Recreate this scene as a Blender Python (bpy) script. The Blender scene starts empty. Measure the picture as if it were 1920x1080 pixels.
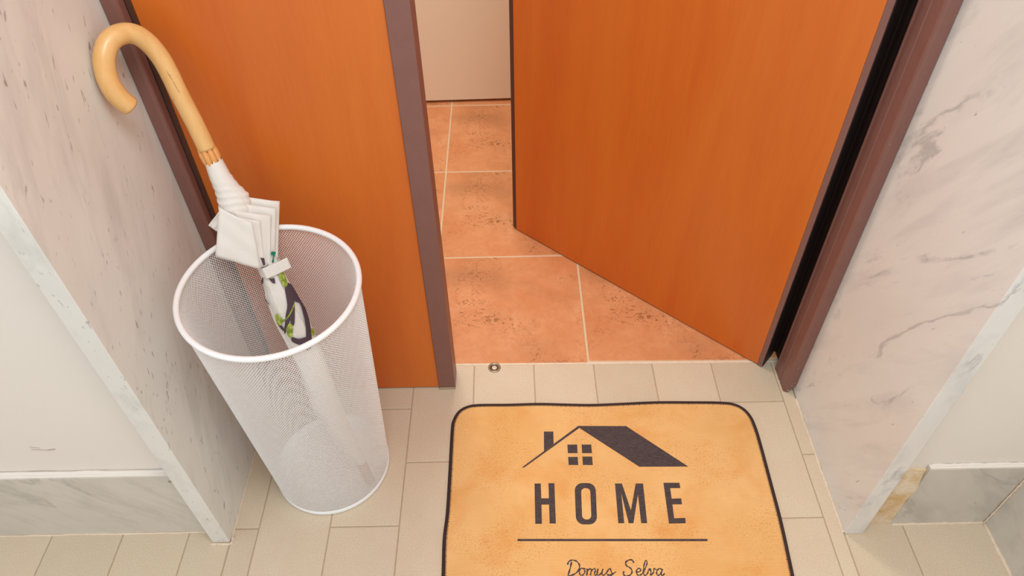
import bpy, bmesh, math, random
from mathutils import Vector, Matrix

C = bpy.context.scene.collection
random.seed(7)

# ------------------------------------------------------------------ camera
FPX, PITCH, YAW, ROLL, CAMZ = 1351.57, 0.789299, -0.00246336, -0.0223378, 1.2
cyw, syw, cp_, sp_ = math.cos(YAW), math.sin(YAW), math.cos(PITCH), math.sin(PITCH)
fw = Vector((syw * cp_, cyw * cp_, -sp_))
rt = Vector((cyw, -syw, 0))
upv = rt.cross(fw)
rt2 = math.cos(ROLL) * rt + math.sin(ROLL) * upv
up2 = -math.sin(ROLL) * rt + math.cos(ROLL) * upv
cam = bpy.data.cameras.new('camera')
cam.sensor_width = 36.0
cam.lens = FPX / 1920 * 36.0
cam.clip_start = 0.02
camo = bpy.data.objects.new('camera', cam)
camo.matrix_world = Matrix(((rt2.x, up2.x, -fw.x, 0), (rt2.y, up2.y, -fw.y, 0), (rt2.z, up2.z, -fw.z, CAMZ), (0, 0, 0, 1)))
C.objects.link(camo)
bpy.context.scene.camera = camo

# ------------------------------------------------------------------ world, lights, exposure
sc = bpy.context.scene
sc.view_settings.view_transform = 'Standard'
sc.view_settings.look = 'None'
sc.view_settings.gamma = 1.0
sc.view_settings.use_curve_mapping = False
sc.view_settings.exposure = 0.0
w = bpy.data.worlds.new('stairwell_light')
sc.world = w
w.use_nodes = True
w.node_tree.nodes['Background'].inputs[0].default_value = (0.985, 1.0, 1.01, 1)
w.node_tree.nodes['Background'].inputs[1].default_value = 0.95


def area(name, loc, target, size, power, color):
    l = bpy.data.lights.new(name, 'AREA')
    l.shape = 'DISK'
    l.size = size
    l.energy = power
    l.color = color
    o = bpy.data.objects.new(name, l)
    o.location = loc
    d = Vector(target) - Vector(loc)
    o.rotation_euler = d.to_track_quat('-Z', 'Y').to_euler()
    C.objects.link(o)
    return o


area('landing_lamp', (0.18, 0.05, 2.15), (0.0, 0.75, 0.2), 0.7, 15.5, (0.975, 1.0, 1.02))
area('hallway_fill', (-0.2, 1.55, 2.2), (-0.1, 1.6, 0.0), 0.5, 19.0, (0.98, 0.97, 0.90))  # added fill that brightens the hall floor and cream door, no visible fitting

PRINTS = {
'dark1':[(0.5005, -0.0012), (0.4978, -0.0059), (0.4850, -0.0028), (0.4863, 0.0000)],
'green7':[(0.5014, -0.0187), (0.4990, -0.0241), (0.4951, -0.0222), (0.4912, -0.0184), (0.4842, -0.0160), (0.4856, -0.0132), (0.4948, -0.0187), (0.4967, -0.0167)],
'darkb':[(0.4635, 0.0006), (0.4617, -0.0072), (0.4533, -0.0051), (0.4556, -0.0016)],
'leaf1':[(0.4632, -0.0143), (0.4628, -0.0214), (0.4529, -0.0217), (0.4435, -0.0206), (0.4403, -0.0158), (0.4470, -0.0133)],
'dark2':[(0.4420, -0.0156), (0.4345, -0.0249), (0.4259, -0.0241), (0.3814, -0.0060), (0.3818, -0.0012), (0.3882, -0.0011), (0.3696, 0.0117), (0.3723, 0.0129), (0.3978, 0.0016), (0.4139, -0.0073)],
'dark3':[(0.4435, -0.0206), (0.4354, -0.0252), (0.4162, -0.0273), (0.4005, -0.0300), (0.3822, -0.0292), (0.3626, -0.0261), (0.3331, -0.0166), (0.3290, -0.0140), (0.3304, -0.0053), (0.3664, -0.0189), (0.3968, -0.0250), (0.4052, -0.0247), (0.4140, -0.0193), (0.4280, -0.0196)],
'dark4':[(0.3591, 0.0060), (0.3526, -0.0022), (0.3493, -0.0127), (0.3385, -0.0085), (0.3417, 0.0003), (0.3521, 0.0089)],
'dark5':[(0.3850, 0.0171), (0.3827, 0.0127), (0.3739, 0.0100), (0.3696, 0.0117), (0.3766, 0.0151)],
'leaf2':[(0.4054, 0.0126), (0.4005, 0.0090), (0.3916, 0.0077), (0.3863, 0.0116), (0.3846, 0.0163), (0.3951, 0.0165)],
'leaf3':[(0.3847, 0.0003), (0.3774, -0.0016), (0.3652, 0.0033), (0.3578, 0.0075), (0.3645, 0.0102), (0.3746, 0.0092), (0.3808, 0.0049)],
'leaf4':[(0.3569, -0.0248), (0.3513, -0.0273), (0.3430, -0.0287), (0.3441, -0.0226), (0.3481, -0.0211)],
'stem':[(0.4110, -0.0172), (0.4073, -0.0163), (0.3954, -0.0031), (0.3906, 0.0077), (0.3950, 0.0156), (0.3932, 0.0067), (0.3970, -0.0020)],
'line1':[(0.4644, 0.0087), (0.4639, 0.0076), (0.4502, 0.0138), (0.4363, 0.0178), (0.4232, 0.0155), (0.4227, 0.0165), (0.4374, 0.0199), (0.4509, 0.0152)],
}
MATPRINT = {
'H':[(0.0317, 0.6788), (0.0432, 0.6786), (0.0430, 0.6488), (0.0567, 0.6485), (0.0574, 0.6789), (0.0683, 0.6786), (0.0666, 0.5997), (0.0556, 0.6000), (0.0564, 0.6362), (0.0428, 0.6365), (0.0420, 0.5997), (0.0303, 0.5999)],
'M':[(0.1795, 0.6755), (0.1922, 0.6752), (0.2019, 0.6222), (0.2174, 0.6747), (0.2310, 0.6744), (0.2273, 0.5969), (0.2167, 0.5971), (0.2185, 0.6523), (0.2032, 0.5974), (0.1948, 0.5975), (0.1888, 0.6559), (0.1870, 0.5977), (0.1766, 0.5979)],
'E':[(0.2684, 0.6750), (0.2976, 0.6744), (0.2976, 0.6636), (0.2790, 0.6640), (0.2782, 0.6430), (0.2953, 0.6432), (0.2949, 0.6316), (0.2776, 0.6317), (0.2762, 0.6050), (0.2959, 0.6054), (0.2949, 0.5954), (0.2654, 0.5955)],
'line':[(-0.0016, 0.5727), (0.3271, 0.5658), (0.3263, 0.5618), (-0.0017, 0.5687)],
'roof':[(0.0096, 0.7132), (0.1218, 0.8023), (0.2154, 0.7997), (0.3201, 0.7077), (0.2290, 0.7092), (0.1238, 0.7975), (0.0135, 0.7125)],
'chimney':[(0.0539, 0.7909), (0.0724, 0.7905), (0.0715, 0.7627), (0.0523, 0.7474)],
'w1':[(0.0978, 0.7604), (0.1165, 0.7600), (0.1159, 0.7411), (0.0974, 0.7415)],
'w2':[(0.1251, 0.7598), (0.1435, 0.7594), (0.1432, 0.7404), (0.1244, 0.7409)],
'w3':[(0.0974, 0.7334), (0.1156, 0.7330), (0.1151, 0.7155), (0.0970, 0.7160)],
'w4':[(0.1243, 0.7335), (0.1428, 0.7330), (0.1423, 0.7149), (0.1237, 0.7154)],
'Oo':[(0.1298, 0.6775), (0.1326, 0.6772), (0.1352, 0.6762), (0.1375, 0.6747), (0.1396, 0.6727), (0.1412, 0.6703), (0.1423, 0.6676), (0.1429, 0.6647), (0.1430, 0.6616), (0.1400, 0.6110), (0.1396, 0.6082), (0.1387, 0.6055), (0.1372, 0.6030), (0.1354, 0.6008), (0.1333, 0.5991), (0.1309, 0.5978), (0.1283, 0.5970), (0.1256, 0.5968), (0.1157, 0.5970), (0.1131, 0.5973), (0.1106, 0.5982), (0.1083, 0.5996), (0.1063, 0.6014), (0.1047, 0.6037), (0.1036, 0.6062), (0.1029, 0.6090), (0.1027, 0.6118), (0.1047, 0.6625), (0.1051, 0.6655), (0.1060, 0.6684), (0.1074, 0.6711), (0.1093, 0.6734), (0.1115, 0.6753), (0.1140, 0.6767), (0.1167, 0.6775), (0.1195, 0.6778)],
'Oi':[(0.1257, 0.6674), (0.1271, 0.6672), (0.1285, 0.6667), (0.1298, 0.6659), (0.1309, 0.6648), (0.1318, 0.6635), (0.1324, 0.6621), (0.1327, 0.6605), (0.1328, 0.6589), (0.1303, 0.6138), (0.1300, 0.6122), (0.1295, 0.6108), (0.1288, 0.6094), (0.1278, 0.6082), (0.1267, 0.6073), (0.1253, 0.6066), (0.1239, 0.6062), (0.1225, 0.6061), (0.1209, 0.6061), (0.1195, 0.6063), (0.1182, 0.6068), (0.1169, 0.6075), (0.1159, 0.6085), (0.1150, 0.6097), (0.1144, 0.6111), (0.1141, 0.6126), (0.1140, 0.6141), (0.1161, 0.6593), (0.1163, 0.6609), (0.1168, 0.6624), (0.1176, 0.6639), (0.1186, 0.6651), (0.1198, 0.6661), (0.1211, 0.6669), (0.1226, 0.6673), (0.1241, 0.6674)],
}
SCRIPT = [
[(0.0893, 0.5298), (0.0859, 0.5183), (0.0817, 0.5071)],
[(0.0822, 0.5253), (0.0851, 0.5311), (0.0920, 0.5330), (0.0988, 0.5301), (0.1023, 0.5231), (0.0991, 0.5143), (0.0909, 0.5082), (0.0816, 0.5063)],
[(0.1091, 0.5179), (0.1042, 0.5185), (0.1012, 0.5130), (0.1025, 0.5074), (0.1075, 0.5078), (0.1105, 0.5133), (0.1091, 0.5179), (0.1147, 0.5162)],
[(0.1153, 0.5177), (0.1128, 0.5062), (0.1153, 0.5139), (0.1198, 0.5177), (0.1216, 0.5151), (0.1190, 0.5061), (0.1215, 0.5138), (0.1265, 0.5175), (0.1283, 0.5149), (0.1259, 0.5080), (0.1293, 0.5069), (0.1318, 0.5124)],
[(0.1330, 0.5174), (0.1302, 0.5094), (0.1329, 0.5063), (0.1378, 0.5102), (0.1412, 0.5167), (0.1386, 0.5087), (0.1408, 0.5061), (0.1456, 0.5091)],
[(0.1456, 0.5091), (0.1525, 0.5175), (0.1546, 0.5119), (0.1561, 0.5078), (0.1518, 0.5047), (0.1479, 0.5070), (0.1553, 0.5074), (0.1628, 0.5117)],
[(0.1943, 0.5263), (0.1924, 0.5310), (0.1864, 0.5311), (0.1803, 0.5266), (0.1821, 0.5210), (0.1880, 0.5168), (0.1892, 0.5107), (0.1848, 0.5050), (0.1773, 0.5044), (0.1741, 0.5085), (0.1765, 0.5120)],
[(0.1960, 0.5096), (0.2027, 0.5114), (0.2043, 0.5154), (0.1999, 0.5163), (0.1964, 0.5105), (0.1980, 0.5055), (0.2029, 0.5054), (0.2077, 0.5093)],
[(0.2077, 0.5093), (0.2148, 0.5208), (0.2170, 0.5274), (0.2145, 0.5293), (0.2108, 0.5209), (0.2082, 0.5096), (0.2097, 0.5045), (0.2140, 0.5067), (0.2174, 0.5131)],
[(0.2174, 0.5131), (0.2203, 0.5159), (0.2208, 0.5093), (0.2196, 0.5043), (0.2250, 0.5092), (0.2272, 0.5157), (0.2309, 0.5134)],
[(0.2399, 0.5137), (0.2362, 0.5158), (0.2313, 0.5116), (0.2302, 0.5059), (0.2334, 0.5043), (0.2381, 0.5090), (0.2410, 0.5147), (0.2377, 0.5062), (0.2398, 0.5039), (0.2438, 0.5076)],
]


# ------------------------------------------------------------------ helpers
def lin(c):
    c = c / 255.0
    return c / 12.92 if c <= 0.04045 else ((c + 0.055) / 1.055) ** 2.4


def rgb(r, g, b):
    return (lin(r), lin(g), lin(b), 1.0)


def tag(o, label=None, cat=None, group=None, kind=None):
    if label:
        o['label'] = label
    if cat:
        o['category'] = cat
    if group:
        o['group'] = group
    if kind:
        o['kind'] = kind
    return o


def empty(name, loc=(0, 0, 0)):
    o = bpy.data.objects.new(name, None)
    o.empty_display_size = 0.05
    o.location = loc
    C.objects.link(o)
    return o


def link(name, me, mat, parent=None, smooth=False):
    o = bpy.data.objects.new(name, me)
    C.objects.link(o)
    if mat is not None:
        for m in (mat if isinstance(mat, (list, tuple)) else [mat]):
            me.materials.append(m)
    if smooth:
        for p in me.polygons:
            p.use_smooth = True
    if parent is not None:
        o.parent = parent
        o.matrix_parent_inverse = Matrix.Translation(-Vector(parent.location)) if parent.type == 'EMPTY' else Matrix.Identity(4)
    return o


def from_py(name, verts, faces, mat, parent=None, smooth=False):
    me = bpy.data.meshes.new(name)
    me.from_pydata([tuple(v) for v in verts], [], faces)
    bm = bmesh.new()
    bm.from_mesh(me)
    bmesh.ops.recalc_face_normals(bm, faces=bm.faces)
    bm.to_mesh(me)
    bm.free()
    return link(name, me, mat, parent, smooth)


def prism(name, poly, z0, z1, mat, parent=None, bevel=0.0, axis='z', slope=None):
    """extrude a plan polygon (list of 2-tuples) between z0 and z1"""
    bm = bmesh.new()
    def P(a, b, c):
        if axis == 'z':
            return (a, b, c)
        if axis == 'x':
            return (c, a, b)
        return (a, c, b)
    lo = [bm.verts.new(P(a, b, z0)) for a, b in poly]
    hi = [bm.verts.new(P(a, b, z1)) for a, b in poly]
    n = len(poly)
    bm.faces.new(lo)
    bm.faces.new(hi)
    for i in range(n):
        bm.faces.new((lo[i], lo[(i + 1) % n], hi[(i + 1) % n], hi[i]))
    bmesh.ops.recalc_face_normals(bm, faces=bm.faces)
    if bevel:
        bmesh.ops.bevel(bm, geom=list(bm.edges), offset=bevel, segments=2, profile=0.5, affect='EDGES', clamp_overlap=True)
    me = bpy.data.meshes.new(name)
    bm.to_mesh(me)
    bm.free()
    return link(name, me, mat, parent)


def box(name, x0, x1, y0, y1, z0, z1, mat, parent=None, bevel=0.0):
    return prism(name, [(x0, y0), (x1, y0), (x1, y1), (x0, y1)], z0, z1, mat, parent, bevel)


def cr(pts, n=6, closed=False):
    """Catmull-Rom through points"""
    P = [Vector(p) for p in pts]
    out = []
    N = len(P)
    rng = range(N) if closed else range(N - 1)
    for i in rng:
        p0 = P[(i - 1) % N] if closed or i > 0 else P[0] * 2 - P[1]
        p1 = P[i]
        p2 = P[(i + 1) % N]
        p3 = P[(i + 2) % N] if closed or i + 2 < N else P[-1] * 2 - P[-2]
        for k in range(n):
            t = k / n
            out.append(0.5 * ((2 * p1) + (p2 - p0) * t + (2 * p0 - 5 * p1 + 4 * p2 - p3) * t * t + (3 * p1 - p0 - 3 * p2 + p3) * t ** 3))
    if not closed:
        out.append(P[-1].copy())
    return out


def tube(name, path, radii, mat, parent=None, seg=16, closed=False, cap=True, flat=1.0, up=None):
    """sweep a circle (or an ellipse, flat<1 along 'up') along path"""
    P = [Vector(p) for p in path]
    n = len(P)
    if not hasattr(radii, '__len__'):
        radii = [radii] * n
    verts, faces = [], []
    prev = None
    for i in range(n):
        a = P[(i - 1) % n] if closed or i > 0 else P[i]
        b = P[(i + 1) % n] if closed or i < n - 1 else P[i]
        t = (b - a).normalized()
        if up is not None:
            s = t.cross(Vector(up)).normalized()
            u = s.cross(t)
        elif prev is None:
            s = t.cross(Vector((0.3, 0.1, 1))).normalized()
            u = s.cross(t)
        else:
            u = (prev - t * prev.dot(t)).normalized()
            s = t.cross(u)
        prev = u
        for k in range(seg):
            an = 2 * math.pi * k / seg
            verts.append(P[i] + (s * math.cos(an) + u * math.sin(an) * flat) * radii[i])
    for i in range(n if closed else n - 1):
        j = (i + 1) % n
        for k in range(seg):
            k2 = (k + 1) % seg
            faces.append((i * seg + k, i * seg + k2, j * seg + k2, j * seg + k))
    if cap and not closed:
        faces.append(tuple(range(seg)))
        faces.append(tuple((n - 1) * seg + k for k in range(seg)))
    return from_py(name, verts, faces, mat, parent, True)


def flatpoly(name, poly, z, thick, mat, parent=None):
    """thin printed shape lying on the mat (concave outlines allowed)"""
    bm = bmesh.new()
    lo = [bm.verts.new((p[0], p[1], z)) for p in poly]
    f = bm.faces.new(lo)
    r = bmesh.ops.extrude_face_region(bm, geom=[f])
    for v in r['geom']:
        if isinstance(v, bmesh.types.BMVert):
            v.co.z += thick
    bmesh.ops.triangulate(bm, faces=[f for f in bm.faces if len(f.verts) > 4])
    bmesh.ops.recalc_face_normals(bm, faces=bm.faces)
    me = bpy.data.meshes.new(name)
    bm.to_mesh(me)
    bm.free()
    return link(name, me, mat, parent)


# ------------------------------------------------------------------ materials
class NT:
    def __init__(self, name, rough=0.5, spec=0.5):
        self.m = bpy.data.materials.new(name)
        self.m.use_nodes = True
        self.t = self.m.node_tree
        self.b = self.t.nodes['Principled BSDF']
        self.b.inputs['Roughness'].default_value = rough
        self.b.inputs['Specular IOR Level'].default_value = spec
        self.tc = self.t.nodes.new('ShaderNodeTexCoord')

    def n(self, kind, **kw):
        nd = self.t.nodes.new(kind)
        for k, v in kw.items():
            setattr(nd, k, v)
        return nd

    def l(self, a, b):
        self.t.links.new(a, b)

    def mapping(self, scale=(1, 1, 1), rot=(0, 0, 0), loc=(0, 0, 0), src='Object'):
        mp = self.n('ShaderNodeMapping')
        mp.inputs['Scale'].default_value = scale
        mp.inputs['Rotation'].default_value = rot
        mp.inputs['Location'].default_value = loc
        self.l(self.tc.outputs[src], mp.inputs['Vector'])
        return mp.outputs[0]

    def noise(self, vec, scale, detail=4, rough=0.55, dist=0.0):
        nd = self.n('ShaderNodeTexNoise')
        nd.inputs['Scale'].default_value = scale
        nd.inputs['Detail'].default_value = detail
        nd.inputs['Roughness'].default_value = rough
        nd.inputs['Distortion'].default_value = dist
        self.l(vec, nd.inputs['Vector'])
        return nd.outputs['Fac']

    def ramp(self, fac, stops):
        r = self.n('ShaderNodeValToRGB')
        e = r.color_ramp.elements
        while len(e) < len(stops):
            e.new(0.5)
        for el, (p, c) in zip(e, stops):
            el.position = p
            el.color = c if hasattr(c, '__len__') else (c, c, c, 1)
        self.l(fac, r.inputs[0])
        return r.outputs[0]

    def mix(self, fac, a, b, mode='MIX'):
        m = self.n('ShaderNodeMix', data_type='RGBA', blend_type=mode)
        for s, v in ((m.inputs[0], fac), (m.inputs[6], a), (m.inputs[7], b)):
            if hasattr(v, 'is_linked'):
                self.l(v, s)
            else:
                s.default_value = v
        return m.outputs[2]

    def bump(self, h, strength, dist=0.001):
        b = self.n('ShaderNodeBump')
        b.inputs['Strength'].default_value = strength
        b.inputs['Distance'].default_value = dist
        self.l(h, b.inputs['Height'])
        self.l(b.outputs[0], self.b.inputs['Normal'])

    def col(self, c):
        if hasattr(c, 'is_linked'):
            self.l(c, self.b.inputs['Base Color'])
        else:
            self.b.inputs['Base Color'].default_value = c
        return self


def simple(name, c, rough=0.5, spec=0.5, metal=0.0):
    k = NT(name, rough, spec).col(c)
    k.b.inputs['Metallic'].default_value = metal
    return k.m


def plaster():
    k = NT('wall_plaster', 0.75, 0.25)
    v = k.mapping()
    a = k.noise(v, 3.0, 3)
    c = k.mix(a, rgb(226, 218, 208), rgb(232, 225, 215))
    sp = k.ramp(k.noise(k.mapping(scale=(1, 1, 3), loc=(3, 1, 2)), 22, 6, 0.6, 0.6), [(0.71, 0), (0.76, 1)])
    c = k.mix(sp, c, rgb(214, 203, 190))
    k.col(c)
    k.bump(k.noise(v, 9, 6, 0.6), 0.35, 0.004)
    return k.m


def marble(name, base, dark, vein, tilt, stretch, seed, streak=0.5, vein_amt=0.6, speck=0.9, speck_t=0.69, speck_s=130, axis='X'):
    """veins and flecks run along a direction tilted from the vertical by 'tilt' degrees"""
    k = NT(name, 0.3, 0.35)

    def aniso(s, off):
        m1 = k.n('ShaderNodeMapping')
        m1.inputs['Rotation'].default_value = (math.radians(tilt), 0, 0) if axis == 'X' else (0, math.radians(tilt), 0)
        k.l(k.tc.outputs['Object'], m1.inputs['Vector'])
        m2 = k.n('ShaderNodeMapping')
        m2.inputs['Scale'].default_value = (1, 1, s)
        m2.inputs['Location'].default_value = (seed + off, off, seed * 2 - off)
        k.l(m1.outputs[0], m2.inputs['Vector'])
        return m2.outputs[0]

    def mul(a, b_):
        f = k.n('ShaderNodeMath', operation='MULTIPLY')
        k.l(a, f.inputs[0])
        if hasattr(b_, 'is_linked'):
            k.l(b_, f.inputs[1])
        else:
            f.inputs[1].default_value = b_
        return f.outputs[0]

    broad = k.noise(aniso(0.6, 0), 4.0, 5, 0.6, 0.5)
    c = k.mix(k.ramp(broad, [(0.35, 0), (0.7, 1)]), base, dark)
    st = k.ramp(k.noise(aniso(stretch * 0.6, 3), 26, 4, 0.6, 0.3), [(0.5, 0), (0.78, streak)])
    c = k.mix(st, c, vein)
    vn = k.noise(aniso(stretch * 0.8, 7), 6.5, 7, 0.55, 0.35)
    band = k.ramp(vn, [(0.478, 0), (0.499, 1), (0.502, 1), (0.518, 0)])
    vm = k.ramp(k.noise(k.mapping(loc=(seed * 2, 1, 4)), 9, 4, 0.65), [(0.46, 0), (0.60, 1)])
    c = k.mix(mul(mul(band, vm), vein_amt), c, vein)
    fl = k.noise(aniso(stretch, 11), speck_s, 2.5, 0.5, 0.3)
    fk = k.ramp(fl, [(speck_t, 0), (speck_t + 0.05, speck)])
    fm = k.ramp(k.noise(k.mapping(loc=(seed, 5, 1)), 7, 2), [(0.40, 0.15), (0.6, 1)])
    c = k.mix(mul(fk, fm), c, rgb(124, 120, 118))
    k.col(c)
    k.bump(k.noise(k.mapping(), 30, 3), 0.06, 0.002)
    return k.m


def stone_tile():
    k = NT('beige_stoneware', 0.5, 0.35)
    oi = k.n('ShaderNodeObjectInfo')
    v = k.mapping()
    c = k.mix(k.ramp(k.noise(v, 420, 3, 0.7), [(0.3, 0), (0.7, 1)]), rgb(196, 179, 153), rgb(216, 201, 177))
    c = k.mix(k.ramp(k.noise(v, 260, 2, 0.5), [(0.69, 0), (0.74, 0.6)]), c, rgb(160, 134, 106))
    c = k.mix(k.ramp(k.noise(v, 14, 4, 0.6), [(0.35, 0), (0.75, 0.35)]), c, rgb(200, 172, 148))
    tint = k.ramp(oi.outputs['Random'], [(0, (0.93, 0.93, 0.92, 1)), (0.5, (0.98, 0.97, 0.96, 1)), (1, (1, 1, 1, 1))])
    c = k.mix(1.0, c, tint, 'MULTIPLY')
    k.col(c)
    k.bump(k.noise(v, 300, 3), 0.15, 0.0006)
    return k.m


def terracotta():
    k = NT('terracotta_glaze', 0.42, 0.4)
    oi = k.n('ShaderNodeObjectInfo')
    v = k.mapping()
    c = k.mix(k.ramp(k.noise(v, 9, 6, 0.65, 0.5), [(0.3, 0), (0.7, 1)]), rgb(206, 134, 86), rgb(222, 160, 114))
    c = k.mix(k.ramp(k.noise(v, 60, 4, 0.7, 0.5), [(0.42, 0), (0.75, 0.5)]), c, rgb(200, 122, 74))
    c = k.mix(k.ramp(k.noise(k.mapping(loc=(4, 2, 0)), 6, 3, 0.5), [(0.5, 0), (0.72, 0.6)]), c, rgb(166, 112, 70))
    patch = k.ramp(k.noise(k.mapping(loc=(1, 7, 0)), 8, 2, 0.5), [(0.52, 0), (0.63, 1)])
    pits = k.ramp(k.noise(v, 75, 5, 0.6, 1.8), [(0.55, 0), (0.62, 0.75)])
    f = k.n('ShaderNodeMath', operation='MULTIPLY')
    k.l(patch, f.inputs[0])
    k.l(pits, f.inputs[1])
    c = k.mix(f.outputs[0], c, rgb(140, 90, 50))
    c = k.mix(1.0, c, k.ramp(oi.outputs['Random'], [(0, (0.94, 0.93, 0.92, 1)), (1, (1, 1, 1, 1))]), 'MULTIPLY')
    k.col(c)
    k.bump(k.noise(v, 75, 5, 0.6, 1.8), 0.25, 0.0015)
    return k.m


def wood(name, a, b, rough=0.34):
    k = NT(name, rough, 0.45)
    v = k.mapping(scale=(1, 1, 0.12))
    c = k.mix(k.ramp(k.noise(v, 9, 4, 0.6, 0.3), [(0.3, 0), (0.7, 1)]), a, b)
    fine = k.ramp(k.noise(k.mapping(scale=(1, 1, 0.06)), 230, 3, 0.6), [(0.3, (0.955, 0.94, 0.93, 1)), (0.7, (1, 1, 1, 1))])
    c = k.mix(1.0, c, fine, 'MULTIPLY')
    k.col(c)
    k.bump(k.noise(k.mapping(scale=(1, 1, 0.1)), 300, 3), 0.05, 0.0005)
    return k.m


def brown_metal():
    k = NT('brown_painted_steel', 0.42, 0.45)
    v = k.mapping()
    c = k.mix(k.noise(v, 40, 5, 0.6), rgb(122, 82, 74), rgb(132, 92, 83))
    ch = k.ramp(k.noise(v, 190, 3, 0.6), [(0.74, 0), (0.77, 0.8)])
    c = k.mix(ch, c, rgb(190, 165, 150))
    k.col(c)
    k.bump(k.noise(v, 160, 3), 0.12, 0.0008)
    return k.m


def mat_cloth():
    k = NT('ribbed_mat_fabric', 0.85, 0.15)
    v = k.mapping()
    c = k.mix(k.ramp(k.noise(v, 7, 4, 0.6, 0.4), [(0.33, 0), (0.68, 1)]), rgb(222, 170, 106), rgb(232, 184, 124))
    c = k.mix(k.ramp(k.noise(k.mapping(loc=(5, 3, 0)), 11, 3, 0.6), [(0.5, 0), (0.72, 0.55)]), c, rgb(218, 146, 76))
    patch = k.ramp(k.noise(k.mapping(loc=(2, 9, 0)), 10, 3, 0.5), [(0.42, 0), (0.56, 1)])
    sp = k.ramp(k.noise(v, 300, 3, 0.65), [(0.52, 0), (0.64, 0.45)])
    f = k.n('ShaderNodeMath', operation='MULTIPLY')
    k.l(patch, f.inputs[0])
    k.l(sp, f.inputs[1])
    c = k.mix(f.outputs[0], c, rgb(192, 122, 52))
    wv = k.n('ShaderNodeTexWave', wave_type='BANDS', bands_direction='Y')
    wv.inputs['Scale'].default_value = 1.0 / 0.0026 * 0.314159
    wv.inputs['Distortion'].default_value = 0.4
    k.l(k.mapping(), wv.inputs['Vector'])
    c = k.mix(1.0, c, k.ramp(wv.outputs['Fac'], [(0.0, (0.88, 0.86, 0.82, 1)), (0.6, (1, 1, 1, 1))]), 'MULTIPLY')
    k.col(c)
    k.bump(wv.outputs['Fac'], 0.35, 0.0006)
    return k.m


M_PLASTER = plaster()
M_MARL = marble('marble_left', rgb(228, 227, 220), rgb(216, 213, 206), rgb(170, 167, 162), 23, 0.30, 3.1, streak=0.42, vein_amt=0.15, speck=0.7, speck_t=0.66, speck_s=150)
M_MARR = marble('marble_right', rgb(228, 226, 221), rgb(219, 216, 211), rgb(150, 150, 152), -33, 0.30, 8.3, streak=0.28, vein_amt=0.55, speck=0.6, speck_t=0.70, speck_s=120)
M_SKIRT = marble('marble_grey', rgb(208, 202, 191), rgb(190, 184, 173), rgb(150, 145, 137), 40, 0.5, 5.5, streak=0.45, vein_amt=0.5, speck=0.6, speck_t=0.72, axis='Y')
M_TILE = stone_tile()
M_TERRA = terracotta()
M_GROUT = simple('grey_grout', rgb(176, 156, 130), 0.9, 0.2)
M_GROUTW = simple('cream_grout', rgb(214, 190, 156), 0.8, 0.2)
M_CEMENT = NT('pale_cement', 0.9, 0.2)
M_CEMENT.col(M_CEMENT.mix(M_CEMENT.noise(M_CEMENT.mapping(), 70, 5, 0.7), rgb(206, 184, 158), rgb(236, 220, 198)))
M_CEMENT.bump(M_CEMENT.noise(M_CEMENT.mapping(), 120, 5), 0.5, 0.003)
M_CEMENT = M_CEMENT.m
M_WOOD = wood('orange_veneer', rgb(200, 97, 31), rgb(211, 114, 37))
M_BROWN = brown_metal()
M_DKBROWN = simple('dark_brown_edging', rgb(84, 54, 42), 0.5, 0.4)
M_BLACK = simple('black_edge_and_gap_shade', rgb(38, 26, 24), 0.6, 0.3)  # black of the door edge, also painted shade for the hinge gap
M_CREAM = simple('cream_lacquer', rgb(236, 220, 196), 0.45, 0.4)
M_WHITE = simple('white_powder_coat', rgb(238, 238, 237), 0.4, 0.5)
M_BINWIRE = simple('white_wire', rgb(240, 239, 237), 0.45, 0.45)
M_MAT = mat_cloth()
M_BIND = simple('dark_binding_tape', rgb(58, 42, 40), 0.8, 0.2)
M_INK = NT('dark_print_ink', 0.8, 0.2)
M_INK.col(M_INK.mix(M_INK.ramp(M_INK.noise(M_INK.mapping(scale=(1, 8, 1)), 160, 2), [(0.4, 0), (0.7, 1)]), rgb(66, 54, 54), rgb(88, 76, 74)))
M_INK = M_INK.m
M_STAIN = simple('brown_grey_stain', rgb(172, 156, 138), 0.9, 0.1)
M_STEEL = simple('dull_steel', rgb(150, 135, 115), 0.35, 0.5, 0.9)
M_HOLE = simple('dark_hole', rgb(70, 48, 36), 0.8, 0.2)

# ------------------------------------------------------------------ floor
fl = box('floor', -1.6, 1.05, -0.7, 0.9605, -0.05, -0.0014, M_GROUT)
tag(fl, 'beige stoneware tiled landing floor with terracotta tiles beyond the threshold', 'floor', kind='structure')
gi = box('inner_grout_bed', -1.0, 1.0, 0.9607, 2.75, -0.05, -0.0012, M_GROUTW, fl)

_tile = {}


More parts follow.
